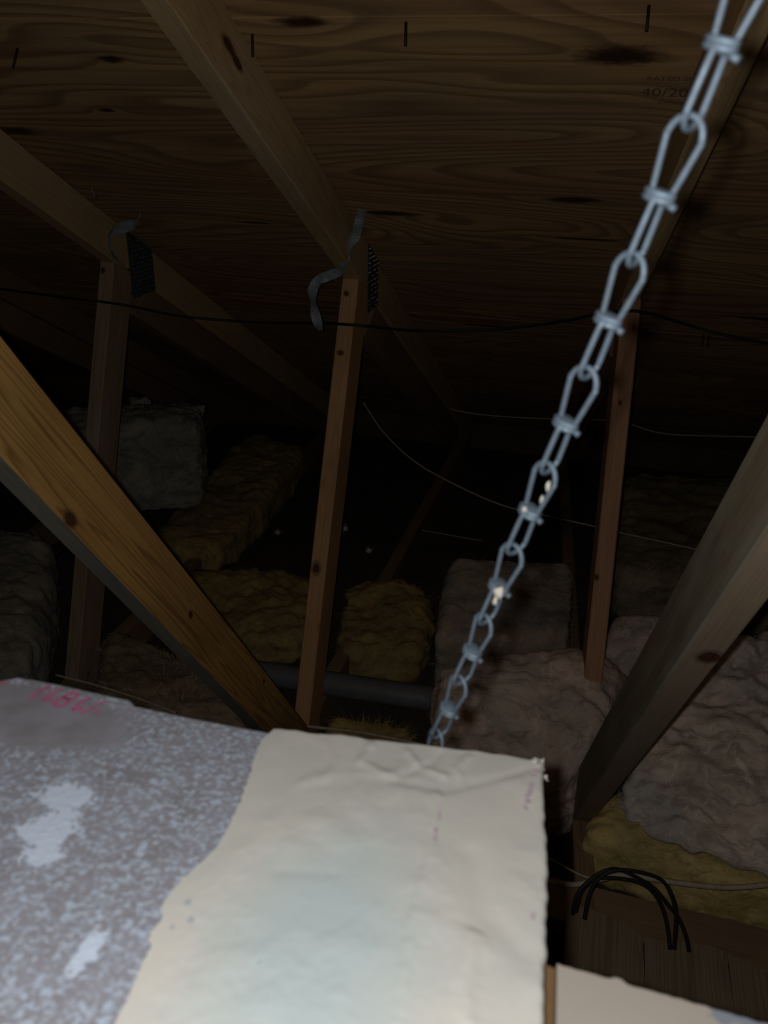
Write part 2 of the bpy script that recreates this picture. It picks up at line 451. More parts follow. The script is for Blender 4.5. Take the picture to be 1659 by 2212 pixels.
def knots(o, key, seed, pts, **kw):
    """give a board its own timber with knots at the given points (world position, radius along, radius across)"""
    Mi = parent_world(o).inverted()
    ks = [(tuple(Mi @ p), (ra, rb, rb)) for p, ra, rb in pts]
    o.data.materials[0] = W_(key, seed, ks, **kw)
X1 = XA+.038
knots(TA['diagonal_web'], 'amber', 5, [(atx(152, 1122, X1), .014, .008), (atx(412, 1328, X1), .008, .006), (atx(350, 1358, X1), .007, .0035),
      (atx(345, 1388, X1), .008, .003), (atx(570, 1472, X1), .006, .004)], ring=30, contrast=.8)
knots(TA['top_chord'], 'mid', 1, [(atx(494, 98, X1), .022, .008), (atx(512, 135, X1), .02, .007), (atdeck(560, 245), .006, .004)], dusty=.25)
def front(px, py, x, dy=0):  # a point on the camera-side face of a strut
    d = Vector((0, YB-YT, ZF-chord_z(YT))); n = Vector((0, d.z, -d.y)); p0 = Vector((0, YT, chord_z(YT)))
    r = ray(px, py); return r*(p0.dot(n)/r.dot(n))
knots(TA['strut'], 'brown', 4, [(front(748, 634, 0), .006, .006), (front(735, 762, 0), .006, .008), (front(681, 1228, 0), .018, .012), (front(690, 1355, 0), .018, .009)])
knots(TB['strut'], 'umber', 9, [(front(222, 584, 0), .007, .006), (front(258, 582, 0), .007, .006), (front(190, 780, 0), .03, .004)], dusty=.3)
knots(TD['strut'], 'red', 19, [(front(1288, 1248, 0), .008, .008), (front(1340, 870, 0), .007, .004)], ring=24)
Mi = TD['diagonal_web']
def on_face(o, px, py, axis, val):
    """where the sight line meets a board's face (local coordinate `axis` = val)"""
    M = parent_world(o).inverted(); a = M @ Vector((0, 0, 0)); d = M.to_3x3() @ ray(px, py)
    t = (val-a[axis])/d[axis]; return parent_world(o) @ (a+d*t)
_n = parent_world(Mi).to_3x3().col[2]
_zs = .0445 if _n.dot(-CF) > 0 else -.0445
knots(Mi, 'weathered', 20, [(on_face(Mi, 1532, 1420, 2, _zs), .011, .008), (on_face(Mi, 1440, 1500, 2, _zs), .010, .005)], dusty=.75, dust=(.34, .34, .28), contrast=.3)
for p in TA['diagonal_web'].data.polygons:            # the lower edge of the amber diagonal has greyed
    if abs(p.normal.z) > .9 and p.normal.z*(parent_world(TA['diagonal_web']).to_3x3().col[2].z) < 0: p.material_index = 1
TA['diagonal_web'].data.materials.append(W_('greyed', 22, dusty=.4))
clean_ = W_('pinkish', 21, [(tuple(parent_world(Mi).inverted() @ on_face(Mi, 1532, 1420, 2, _zs)), (.017, .012, .012))], contrast=.35)
Mi.data.materials.append(clean_)
for p in Mi.data.polygons:
    if abs(p.normal.z) > .9 and p.center.z*_zs > 0: p.material_index = 1

# ------------------------------------------------------------------ board hung in front of the camera
TR = atd(1165, 1650, .415)
TL = atd(40, 1457, .462)
BRp = atd(1172, 2212, .275)
PX = (TR-TL).normalized()
PN = PX.cross(BRp-TR).normalized()
if PN.dot(CF) > 0: PN = -PN
PY = PN.cross(PX)
if PY.dot(CU) > 0: PY = -PY                          # down the face
def face_uv(px, py, off=0.0, org=None):
    o = org or TR
    r = ray(px, py); p = r*((o+PN*off).dot(PN)/r.dot(PN)) - o
    return p.dot(PX), p.dot(PY)
def face_M(org=None):
    M = Matrix((PX, PY, PX.cross(PY))).transposed().to_4x4(); M.translation = org or TR
    return M
NZ = 1 if PX.cross(PY).dot(PN) > 0 else -1           # local z sign that points at the camera
def poly_slab(name, uv, thick, mat, parent, M, lift=0.0, bev=.002, seg=2):
    bm = bmesh.new()
    vs = [bm.verts.new((u, v, NZ*lift)) for u, v in uv]
    f = bm.faces.new(vs)
    r = bmesh.ops.extrude_face_region(bm, geom=[f])
    for v in [g for g in r['geom'] if isinstance(g, bmesh.types.BMVert)]: v.co.z -= NZ*thick
    bmesh.ops.recalc_face_normals(bm, faces=bm.faces)
    if bev:
        ed = [e for e in bm.edges if abs(e.verts[0].co.z-e.verts[1].co.z) < 1e-6 and abs(e.verts[0].co.z-NZ*lift) < 1e-6]
        bmesh.ops.bevel(bm, geom=ed, offset=bev, segments=seg, affect='EDGES', profile=.5)
    me = bpy.data.meshes.new(name); bm.to_mesh(me); bm.free(); me.materials.append(mat)
    return place(link(bpy.data.objects.new(name, me)), M, parent)

def m_backing():
    s = NT('speckled_grey_backing_paper'); v = s.coord()
    vo = s.noise(v, 330, 2.5, .6, .6); vo2 = s.noise(v, 170, 3, .6, 1.2)
    fleck = s.ramp(s.math('ADD', s.math('MULTIPLY', vo, .75), s.math('MULTIPLY', vo2, .3)), [(.50, 0), (.64, .8)])
    base = s.mix(s.ramp(s.noise(v, 55, 3), [(.35, 0), (.68, 1)]), (.185, .188, .222), (.150, .148, .165))
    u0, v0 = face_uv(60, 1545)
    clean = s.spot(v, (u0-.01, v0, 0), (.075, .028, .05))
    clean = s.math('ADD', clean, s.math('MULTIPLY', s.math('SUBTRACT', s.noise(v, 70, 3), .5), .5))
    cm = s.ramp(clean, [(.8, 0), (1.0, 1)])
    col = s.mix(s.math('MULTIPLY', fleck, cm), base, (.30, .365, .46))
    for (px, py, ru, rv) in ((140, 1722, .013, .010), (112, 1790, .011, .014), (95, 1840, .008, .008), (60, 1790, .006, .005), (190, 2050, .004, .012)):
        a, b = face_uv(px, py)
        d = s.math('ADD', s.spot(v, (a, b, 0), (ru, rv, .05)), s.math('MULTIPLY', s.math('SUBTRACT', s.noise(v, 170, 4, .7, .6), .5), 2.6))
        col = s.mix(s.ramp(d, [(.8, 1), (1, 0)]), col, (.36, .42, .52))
    s.bump(s.math('MULTIPLY', fleck, cm), .3, .0008)
    return s.done(col, .85, 0, .2)
def m_cream():
    s = NT('cream_face_paper'); v = s.coord()
    n = s.noise(v, 14, 3, .5); f = s.noise(s.coord((1, 1, 1)), 420, 3, .6); w = s.noise(s.coord((900, 60, 1)), 1, 2, .5)
    col = s.mix(s.ramp(n, [(.36, 0), (.62, 1)]), (.40, .395, .37), (.36, .365, .35))
    col = s.mix(s.math('MULTIPLY', f, .2), col, (.33, .32, .295))
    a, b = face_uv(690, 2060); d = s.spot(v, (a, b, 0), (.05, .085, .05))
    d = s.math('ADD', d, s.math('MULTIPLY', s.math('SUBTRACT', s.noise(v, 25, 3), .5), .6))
    col = s.mix(s.math('MULTIPLY', s.ramp(d, [(.35, 1), (1.15, 0)]), .9), col, (.30, .36, .375))      # soft pale blue-grey patch, low centre
    for (px, py, r) in ((405, 1955, .0022), (412, 1992, .002), (372, 2008, .0014), (560, 2085, .001)):
        a, b = face_uv(px, py); d = s.math('ADD', s.spot(v, (a, b, 0), (r, r*1.3, .05)), s.math('MULTIPLY', s.noise(v, 300, 2), .6))
        col = s.mix(s.ramp(d, [(.9, .7), (1.5, 0)]), col, (.22, .26, .3))
    s.bump(s.math('ADD', f, s.math('MULTIPLY', w, .5)), .12, .0006)
    return s.done(col, .8, 0, .2)
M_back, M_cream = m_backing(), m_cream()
M_printpink = plain('faded_pink_print', (.36, .10, .20), .85, 0, .3, 350)
M_printpale = plain('pale_mauve_print', (.40, .33, .38), .85, 0, .3, 350)
M_kraft = plain('brown_kraft_paper', (.125, .072, .03), .85, 0, .25, 60)

panel = empty('drywall_sheet', TR, 'speckled grey drywall panel with torn cream paper over its right side', 'drywall')
out = [(-200, 2420), (-200, 1530), (-60, 1482), (0, 1465), (40, 1457), (120, 1471), (205, 1490), (282, 1507), (296, 1520), (420, 1546), (600, 1580), (800, 1605), (1000, 1630), (1160, 1655), (1176, 1720), (1180, 1850), (1172, 2040), (1168, 2420)]
uvb = [face_uv(*p) for p in out]
poly_slab('gypsum_board', uvb, .0125, M_back, panel, face_M(), -.0006, .003, 3)
# the cream sheet: follows the face, rolls over the top and the right edge
leftE = [(1560, 622), (1580, 606), (1600, 590), (1620, 566), (1650, 552), (1690, 541), (1720, 530), (1760, 516), (1790, 500), (1820, 487), (1850, 466), (1880, 437), (1910, 398), (1940, 372), (1975, 347), (2000, 352), (2030, 322), (2060, 326), (2100, 304), (2150, 285), (2212, 252), (2330, 200), (2420, 160)]
def left_px(y):
    for (a, b), (c, d) in zip(leftE[:-1], leftE[1:]):
        if y <= c: return b+(d-b)*(y-a)/(c-a)
    return leftE[-1][1]
NV, NU = 120, 110
topv = lambda u: None
def crease(u, v, pts, wd):
    best = 9
    for (a, b) in zip(pts[:-1], pts[1:]):
        ax_, ay_ = a; bx_, by_ = b; L2 = (bx_-ax_)**2+(by_-ay_)**2
        t = max(0, min(1, ((u-ax_)*(bx_-ax_)+(v-ay_)*(by_-ay_))/L2)); best = min(best, math.hypot(u-ax_-t*(bx_-ax_), v-ay_-t*(by_-ay_)))
    return math.exp(-(best/wd)**2)
CRE = [([(1160, 1660), (1060, 1688), (960, 1712)], .0022, -.0016), ([(640, 1700), (690, 1682), (770, 1672), (850, 1686)], .0035, .0006), ([(850, 1690), (930, 1705), (1010, 1690)], .003, -.0012),
       ([(950, 1630), (935, 1650), (870, 1680)], .002, -.0014), ([(1010, 1640), (985, 1665), (1000, 1700)], .0022, .0008), ([(880, 1625), (905, 1660), (960, 1680)], .002, .0010), ([(700, 1610), (730, 1650), (700, 1690)], .003, .0006), ([(800, 1615), (780, 1650), (840, 1680)], .003, .001), ([(945, 1720), (930, 1850), (890, 2000), (860, 2212)], .0025, .0007),
       ([(1020, 1850), (1040, 1960), (1130, 2060)], .006, -.0022), ([(1020, 2030), (1000, 2120), (1010, 2212)], .004, .0012), ([(600, 1885), (720, 1890)], .003, -.0008), ([(600, 1590), (598, 1660)], .004, .0006)]
CRE = [([face_uv(*p) for p in c], w, a) for c, w, a in CRE]
def wrinkle(u, v):
    d = .0014*noise.noise(Vector((u*22, v*22, 3))) + .0006*noise.noise(Vector((u*70, v*70, 8))) + .0002*noise.noise(Vector((u*260, v*260, 1)))
    for c, w, a in CRE: d += a*crease(u, v, c, w)
    return d
V, F = [], []
topline = [(606, 1580), (680, 1590), (740, 1592), (800, 1604), (900, 1612), (1000, 1626), (1080, 1634), (1150, 1648), (1168, 1644)]
def top_py(px):
    for (a, b), (c, d) in zip(topline[:-1], topline[1:]):
        if px <= c: return b+(d-b)*(max(px, a)-a)/(c-a)
    return topline[-1][1]
def right_px(py):
    pts = [(1644, 1166), (1690, 1172), (1780, 1181), (1850, 1182), (1950, 1179), (2040, 1177), (2060, 1174), (2212, 1171), (2420, 1168)]
    for (a, b), (c, d) in zip(pts[:-1], pts[1:]):
        if py <= c: return b+(d-b)*(max(py, a)-a)/(c-a)
    return pts[-1][1]
ROLL_ = 7
for j in range(-ROLL_, NV+1):
    jj = max(j, 0)
    for i in range(NU+1+ROLL_):
        ii = min(i, NU); s = ii/NU; t = (jj/NV)**1.15
        ypx = 1600 + t*(2420-1600)
        xl = left_px(ypx) + (3.0*noise.noise(Vector((ypx*.11, 3, 0))) + 1.8*noise.noise(Vector((ypx*.4, 7, 0))))*2
        xr = right_px(ypx) - 12*min(1, t*6); x = xl+(xr-xl)*s
        y = top_py(x) + t*(2420-top_py(x))
        u, v = face_uv(x, y)
        lift = .0010 + max(0, wrinkle(u, v))*min(1, s*9) + min(0, wrinkle(u, v))*.35*min(1, s*9)
        z = lift
        if j < 0:                        # over the top edge
            a = -j/ROLL_*math.pi/2; R = .004
            v -= R*math.sin(a)*.8 - .0012*noise.noise(Vector((u*110, 2, 5))) ; z = lift - R*(1-math.cos(a)) - (0.007 if j == -ROLL_ else 0)
        if i > NU:                       # round the right edge
            a = (i-NU)/ROLL_*math.pi/2; R = .0025
            u += R*math.sin(a) + .0009*noise.noise(Vector((v*140, 9, 5))); z -= R*(1-math.cos(a)) + (0.007 if i == NU+ROLL_ else 0)
        V.append((u, v, NZ*z))
w = NU+1+ROLL_
for j in range(NV+ROLL_):
    for i in range(w-1): F.append((j*w+i, j*w+i+1, (j+1)*w+i+1, (j+1)*w+i))
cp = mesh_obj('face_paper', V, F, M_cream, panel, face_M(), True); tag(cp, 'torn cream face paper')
# ragged paper at the top right corner
def scrap(name, centre, size, mat, parent=None, seed=0, n=7, curl=1.0, ax=(1, 0, 0), up=(0, 0, 1)):
    V, F = [], []; ax = Vector(ax).normalized(); up = Vector(up).normalized(); no = ax.cross(up)
    for j in range(n+1):
        for i in range(n+1):
            a, b = i/n-.5, j/n-.5
            q = Vector((a*3+seed, b*3, seed)); e = 1+.5*noise.noise(q*1.7)
            d = noise.noise(q)*.35*curl + noise.noise(q*2.7)*.2*curl
            V.append(Vector(centre) + (ax*a*e + up*b*e*.8 + no*d)*size)
    for j in range(n):
        for i in range(n):
            k = j*(n+1)+i; F.append((k, k+1, k+n+2, k+n+1))
    return mesh_obj(name, V, F, mat, parent, None, True)
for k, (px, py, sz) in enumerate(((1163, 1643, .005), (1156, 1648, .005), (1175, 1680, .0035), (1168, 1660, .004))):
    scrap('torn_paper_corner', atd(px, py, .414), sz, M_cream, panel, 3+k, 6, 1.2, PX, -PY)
# pink printing, upside down along the top left; strokes in face coordinates
def stroke(name, pts, wpx, mat, lift=.0004):
    uv = [Vector((*face_uv(*p), 0)) for p in pts]; V, F = [], []
    k = .5/1798*.5*wpx
    for i, p in enumerate(uv):
        t = (uv[min(i+1, len(uv)-1)]-uv[max(i-1, 0)]).normalized(); n = Vector((-t.y, t.x, 0))*k*2
        for sgn in (-1, 1): q = p+n*sgn*.5; V.append((q.x, q.y, NZ*lift))
    for i in range(len(uv)-1): F.append((2*i, 2*i+1, 2*i+3, 2*i+2))
    return V, F
def glyph(parts, mat, lift):
    VV, FF = [], []
    for pts, wpx in parts:
        V, F = stroke('s', pts, wpx, mat, lift); b = len(VV); VV += V; FF += [tuple(i+b for i in f) for f in F]
    return mesh_obj('printed_mark', VV, FF, mat, panel, face_M())
Z1 = lambda x, y: (x/5.184, 1440+y/5.184)
def ring(cx, cy, rx, ry, rot):
    return [Z1(cx+rx*math.cos(a)*math.cos(rot)-ry*math.sin(a)*math.sin(rot), cy+rx*math.cos(a)*math.sin(rot)+ry*math.sin(a)*math.cos(rot)) for a in [2*math.pi*k/14 for k in range(15)]]
glyph([([Z1(-20, 215), Z1(45, 190), Z1(90, 180)], 9)], M_printpink, .0004)
glyph([([Z1(330, 365), Z1(430, 290), Z1(560, 225)], 9)], M_printpink, .0004)
glyph([([Z1(470, 385), Z1(560, 320), Z1(640, 270), Z1(690, 250)], 8), ([Z1(480, 388), Z1(570, 380), Z1(575, 345)], 8)], M_printpink, .0004)
glyph([(ring(690, 400, 82, 42, -.35), 9), (ring(795, 335, 78, 34, -.3), 9)], M_printpink, .0004)
glyph([([Z1(805, 490), Z1(880, 430), Z1(960, 375), Z1(1005, 355)], 9), ([Z1(805, 492), Z1(900, 490), Z1(910, 460)], 9)], M_printpink, .0004)
glyph([([Z1(905, 545), Z1(980, 490), Z1(1080, 430), Z1(1200, 400)], 7)], M_printpink, .0004)
glyph([([Z1(1065, 540), Z1(1085, 515), Z1(1095, 500)], 8)], M_printpink, .0004)
for pts, wd in (([(1152, 1676), (1150, 1690)], 8), ([(1148, 1702), (1142, 1725), (1134, 1735)], 8), ([(1140, 1738), (1136, 1748)], 9), ([(1130, 1752), (1136, 1762)], 5), ([(948, 1765), (946, 1785)], 5), ([(940, 1800), (936, 1830)], 6), ([(1150, 1985), (1146, 2000)], 6)):
    glyph([(pts, wd)], M_printpale, .0032)

# second piece of board, lower and further off
ORG2 = atd(1200, 2085, .312)
off = empty('drywall_offcut', ORG2, 'cream drywall offcut with torn top edge and brown paper strip, below the planks', 'drywall')
tear = []
for k in range(45):
    x = 1203+k*14; y = 2079 + (x-1203)*.285 + 5*noise.noise(Vector((x*.02, 5, 0))) + 3.5*noise.noise(Vector((x*.07, 2, 0))) + (-6 if 1325 < x < 1350 else 0)
    tear.append((x, y))
uv2 = [face_uv(*p, org=ORG2) for p in tear] + [face_uv(1830, 2450, org=ORG2), face_uv(1196, 2450, org=ORG2)]
def m_off():
    s = NT('offcut_paper'); v = s.coord(); n = s.noise(v, 60, 3); f = s.noise(v, 300, 3)
    col = s.mix(n, (.28, .255, .225), (.26, .24, .212)); col = s.mix(s.math('MULTIPLY', f, .2), col, (.21, .195, .175))
    a, b = face_uv(1640, 2200, org=ORG2)
    d = s.math('ADD', s.spot(v, (a, b, 0), (.045, .012, .05)), s.math('MULTIPLY', s.noise(v, 130, 3), 1.0))
    col = s.mix(s.ramp(d, [(.9, .85), (1.3, 0)]), col, (.13, .155, .20))
    return s.done(col, .85, 0, .2)
poly_slab('gypsum_board', uv2, .006, m_off(), off, face_M(ORG2), 0, .001, 2)
uv3 = [face_uv(*p, org=ORG2) for p in ((1150, 2068), (1172, 2075), (1202, 2088), (1199, 2200), (1196, 2450), (1150, 2450))]
tag(poly_slab('edge_strip', uv3, .006, M_kraft, off, face_M(ORG2), -.0005, .001, 2), 'brown paper edge strip')

# ------------------------------------------------------------------ the chain
Z0 = .245
C0, C7 = atd(1560, 98, Z0), atd(970, 1532, Z0*1.77)
LV = (C7-C0)/7; LL = LV.length; ZD = LV.normalized()
def link_mesh():
    V, F = [], []
    def add(g):
        b = len(V); V.extend(g[0]); F.extend(tuple(i+b for i in f) for f in g[1])
    r = .00105; Wd = LL*.132
    up, dn = LL*.56, LL*.53                      # along -z (towards the previous link) and +z
    # the broad eye, in the local xz plane, above the knot
    eye = []
    for k in range(31):
        t = math.pi*k/30
        eye.append(Vector((-Wd*math.cos(t)*1.0, 0, -(up-Wd*1.25) - Wd*1.25*math.sin(t))))
    pts = [Vector((-.0028, 0, .001))] + [Vector((-.0036, 0, -LL*.05))] + eye + [Vector((.0036, 0, -LL*.05)), Vector((.0028, 0, .001))]
    add(tube_geo(smooth_path(pts, 2), r, False, 8))
    # the narrow eye, turned a quarter, below the knot
    eye = []; W2 = LL*.122
    for k in range(25):
        t = math.pi*k/24
        eye.append(Vector((0, -W2*math.cos(t), dn-W2 + W2*math.sin(t))))
    pts = [Vector((0, -.0026, -.001)), Vector((0, -.0046, LL*.05))] + eye + [Vector((0, .0046, LL*.05)), Vector((0, .0026, -.001))]
    add(tube_geo(smooth_path(pts, 2), r, False, 8))
    # the wire wrapped round the waist, its end sticking out
    hel = [Vector(((.0042+.0005*math.sin(3*a))*math.cos(a), .0036*math.sin(a), -.0018+.0019*a/(2*math.pi))) for a in [2*math.pi*1.9*k/36 for k in range(37)]]
    hel.append(Vector((.0058, -.0022, .0024)))
    add(tube_geo(hel, r*1.15, False, 8))
    add(tube_geo([Vector((0, 0, -.0022)), Vector((0, 0, -.0016)), Vector((0, 0, .0016)), Vector((0, 0, .0022))], .003, False, 10, [.0022, .0037, .0037, .0022]))   # the wires crossing inside it
    me = bpy.data.meshes.new('chain_link'); me.from_pydata([tuple(v) for v in V], [], F); me.update()
    me.polygons.foreach_set('use_smooth', [True]*len(me.polygons)); me.materials.append(M_zinc)
    return me
chain = empty('chain', C0-LV*3, 'zinc plated double loop chain hanging from top right down behind the panel', 'chain')
LM = link_mesh()
for k in range(-3, 9):
    c = C0+LV*k
    view = c.normalized() if k >= 0 else C0.normalized()
    x = ZD.cross(view).normalized(); 
    if x.dot(CR) < 0: x = -x
    y = ZD.cross(x)
    tw = math.radians(22 + 2.4*k + [3, -4, 2, -2][k % 4])
    xx = x*math.cos(tw)+y*math.sin(tw); yy = ZD.cross(xx)
    M = Matrix((xx, yy, ZD)).transposed().to_4x4(); M.translation = c
    place(link(bpy.data.objects.new('chain_link', LM)), M, chain)
def blob(name, c, r, mat, parent=None, seed=0, n=2, amp=.5, stretch=(1, 1, 1)):
    bm = bmesh.new(); bmesh.ops.create_icosphere(bm, subdivisions=n, radius=1)
    for v in bm.verts:
        v.co *= r*(1+amp*noise.noise(v.co*1.6+Vector((seed*5, 0, 0)))+amp*.5*noise.noise(v.co*4+Vector((0, seed*3, 0))))
        v.co = Vector((v.co.x*stretch[0], v.co.y*stretch[1], v.co.z*stretch[2]))
    me = bpy.data.meshes.new(name); bm.to_mesh(me); bm.free(); me.polygons.foreach_set('use_smooth', [True]*len(me.polygons)); me.materials.append(mat)
    return place(link(bpy.data.objects.new(name, me)), Matrix.Translation(Vector(c)), parent)
for k, (px, py, d, r, st) in enumerate(((1079, 1279, .374, .0024, (1, 1, 1.2)), (1070, 1298, .376, .0014, (.8, 1, 1.6)), (1184, 1052, .343, .0011, (.7, .7, 2.4)), (1170, 1080, .346, .0009, (.8, .8, 2.2)), (1133, 1100, .349, .0012, (1, 1, 1)))):
    tag(blob('paint_blob', atd(px, py, d), r, M_paint, chain, k, 2, .6, st), 'dried cream paint')

# ------------------------------------------------------------------ pipe and cables
a, b = atz(500, 1444, ZF+.030), atz(948, 1513, ZF+.030)
pp = tube('pipe', [a+(b-a)*k/12 for k in range(13)], .030, M_pipe, seg=20)
centred(pp); tag(pp, 'grey plastic pipe crossing the attic floor behind the brown strut', 'pipe')
def cable(px, r, mat, name, label, cat='cable', n=8):
    o = tube(name, smooth_path(px, n), r, mat, seg=8); centred(o); return tag(o, label, cat)
y0 = YT-.03
def yface(px, py, d=0): return aty(px, py, y0+d)
cable([aty(-80, 612, 2.0), aty(60, 632, 1.9), front(150, 643, 0)*.985, front(215, 651, 0)*.985, front(285, 662, 0)*.99, aty(400, 684, 1.9), aty(560, 696, 1.95), aty(700, 698, 1.85), front(735, 700, 0)*.985, front(800, 705, 0)*.985, aty(900, 714, 1.9), aty(1060, 712, 1.95), aty(1200, 696, 1.9), aty(1300, 676, 1.8), front(1345, 672, 0)*.985, front(1395, 675, 0)*.985, aty(1480, 700, 1.9), aty(1560, 722, 1.92), aty(1720, 752, 1.95)],
      .0032, M_blackcable, 'cable', 'thin black cable strung level across the front of the struts')
cable([atz(785, 870, -.75), atz(830, 935, -.85), atz(900, 1000, -.95), atz(1000, 1055, -1.0), atz(1090, 1093, -1.03), atz(1180, 1114, -1.05), atz(1275, 1135, -1.06), atz(1345, 1152, -1.07), atz(1410, 1166, -1.07), atz(1500, 1186, -1.07), atz(1580, 1206, -1.08)],
      .0022, M_whitecable, 'cable', 'thin pale wire sagging behind the chain towards the weathered diagonal')
cable([aty(951, 820, 3.0), aty(953, 858, 3.0), aty(975, 882, 3.0), aty(1020, 893, 3.0), aty(1090, 900, 3.0), aty(1190, 905, 3.0), aty(1330, 932-22, 3.0), aty(1430, 936, 3.0), aty(1550, 942, 3.0), aty(1640, 944, 3.0)],
      .0028, M_whitecable, 'cable', 'pale cable dropping from the eaves in a tight bend, then running level')
cable([atz(880, 1140, -1.33), atz(960, 1154, -1.33), atz(1040, 1168, -1.33)], .002, M_whitecable, 'cable', 'short pale wire lying on the bare ceiling board')
cable([atz(640, 1566, ZF+.01), atz(700, 1573, ZF+.012), atz(780, 1582, ZF+.01), atz(900, 1606, ZF+.008), atz(960, 1622, ZF+.006)], .004, M_whitecable, 'cable', 'pale cable lying at the foot of the brown strut, beyond the panel')
cable([atz(120, 1458, ZF+.14), atz(200, 1478, ZF+.135), atz(290, 1506, ZF+.13), atz(380, 1540, ZF+.125)], .003, M_whitecable, 'cable', 'short pale cable just above the panel at its top left')
cable([atd(1120, 1900, 1.365), atd(1190, 1906, 1.365), atd(1240, 1911, 1.365), atd(1295, 1900, 1.365), atd(1345, 1890, 1.365), atd(1400, 1897, 1.365), atd(1470, 1908, 1.365), atd(1560, 1917, 1.365), atd(1630, 1914, 1.365), atd(1720, 1904, 1.365)],
      .0046, M_whitecable, 'cable', 'thick beige cable running along the cut edge of the yellow batt')
cable([atd(1130, 1825, 1.5), atd(1190, 1856, 1.5), atd(1250, 1888, 1.48), atd(1290, 1901, 1.47)], .002, M_whitecable, 'cable', 'thin pale wire slanting down to the beige cable beside the panel')
LOOPS = [('black cable loop, outermost of the three arching over the beige cable', [(1262, 1985), (1272, 1935), (1290, 1902), (1315, 1884), (1345, 1879), (1390, 1886), (1430, 1902), (1450, 1935), (1460, 1975), (1458, 2022), (1456, 2050)], 1.33),
         ('black cable loop, lowest of the three, ending behind the plank', [(1243, 1970), (1256, 1925), (1285, 1900), (1330, 1897), (1380, 1907), (1412, 1930), (1434, 1972), (1444, 2020), (1447, 2050)], 1.352),
         ('black cable loop crossing the other two, its right end furthest out', [(1236, 1975), (1248, 1930), (1285, 1893), (1325, 1877), (1365, 1890), (1410, 1917), (1440, 1952), (1466, 1985), (1482, 2025), (1488, 2055)], 1.341)]
for lab, pts, d in LOOPS:
    o = cable([atd(x, y, d) for x, y in pts], .0031, M_blackcable, 'cable', lab); o['group'] = 'black cable loops above the plank'

# ------------------------------------------------------------------ strapping hanging from the rafters
def ribbon(name, pts, width, twist, mat, label):
    P = smooth_path(pts, 6); V, F = [], []; n = len(P); th = .0007
    for i, p in enumerate(P):
        t = (P[min(i+1, n-1)]-P[max(i-1, 0)]).normalized()
        a = CR - t*CR.dot(t); a.normalize(); b = t.cross(a)
        w = twist[0]+(twist[1]-twist[0])*i/(n-1) + twist[2]*math.sin(i*.5)
        s = a*math.cos(w)+b*math.sin(w); nn = t.cross(s)
        for sx, sz in ((-.5, -1), (.5, -1), (.5, 1), (-.5, 1)): V.append(p + s*sx*width + nn*sz*th)
    for i in range(n-1):
        for k in range(4): F.append((i*4+k, i*4+(k+1) % 4, (i+1)*4+(k+1) % 4, (i+1)*4+k))
    F += [(0, 1, 2, 3), ((n-1)*4+3, (n-1)*4+2, (n-1)*4+1, (n-1)*4)]
    o = mesh_obj(name, V, F, mat); recalc(o.data); centred(o); return tag(o, label, 'strap')
ribbon('strap', [atdeck(783, 452, DK-.004), aty(778, 475, 1.70), aty(766, 512, 1.72), aty(748, 540, 1.72), aty(744, 562, 1.72), aty(738, 584, 1.71), aty(715, 594, 1.70), aty(690, 604, 1.70), aty(676, 625, 1.70), aty(677, 655, 1.70), aty(684, 690, 1.70), aty(692, 714, 1.70)],
       .021, (.3, .5, .55), M_strap, 'twisted grey strap hanging over the rafter at the top of the brown strut')
ribbon('strap', [atdeck(200, 412, DK-.004), aty(225, 431, 1.78), aty(262, 438, 1.78), aty(290, 438, 1.78), aty(299, 462, 1.78), aty(294, 482, 1.78), aty(262, 493, 1.78), aty(240, 502, 1.78), aty(235, 525, 1.78), aty(243, 548, 1.79), aty(264, 572, 1.82)],
       .024, (1.25, 1.0, .35), M_strap, 'dark strap curling off the rafter left of the middle one')

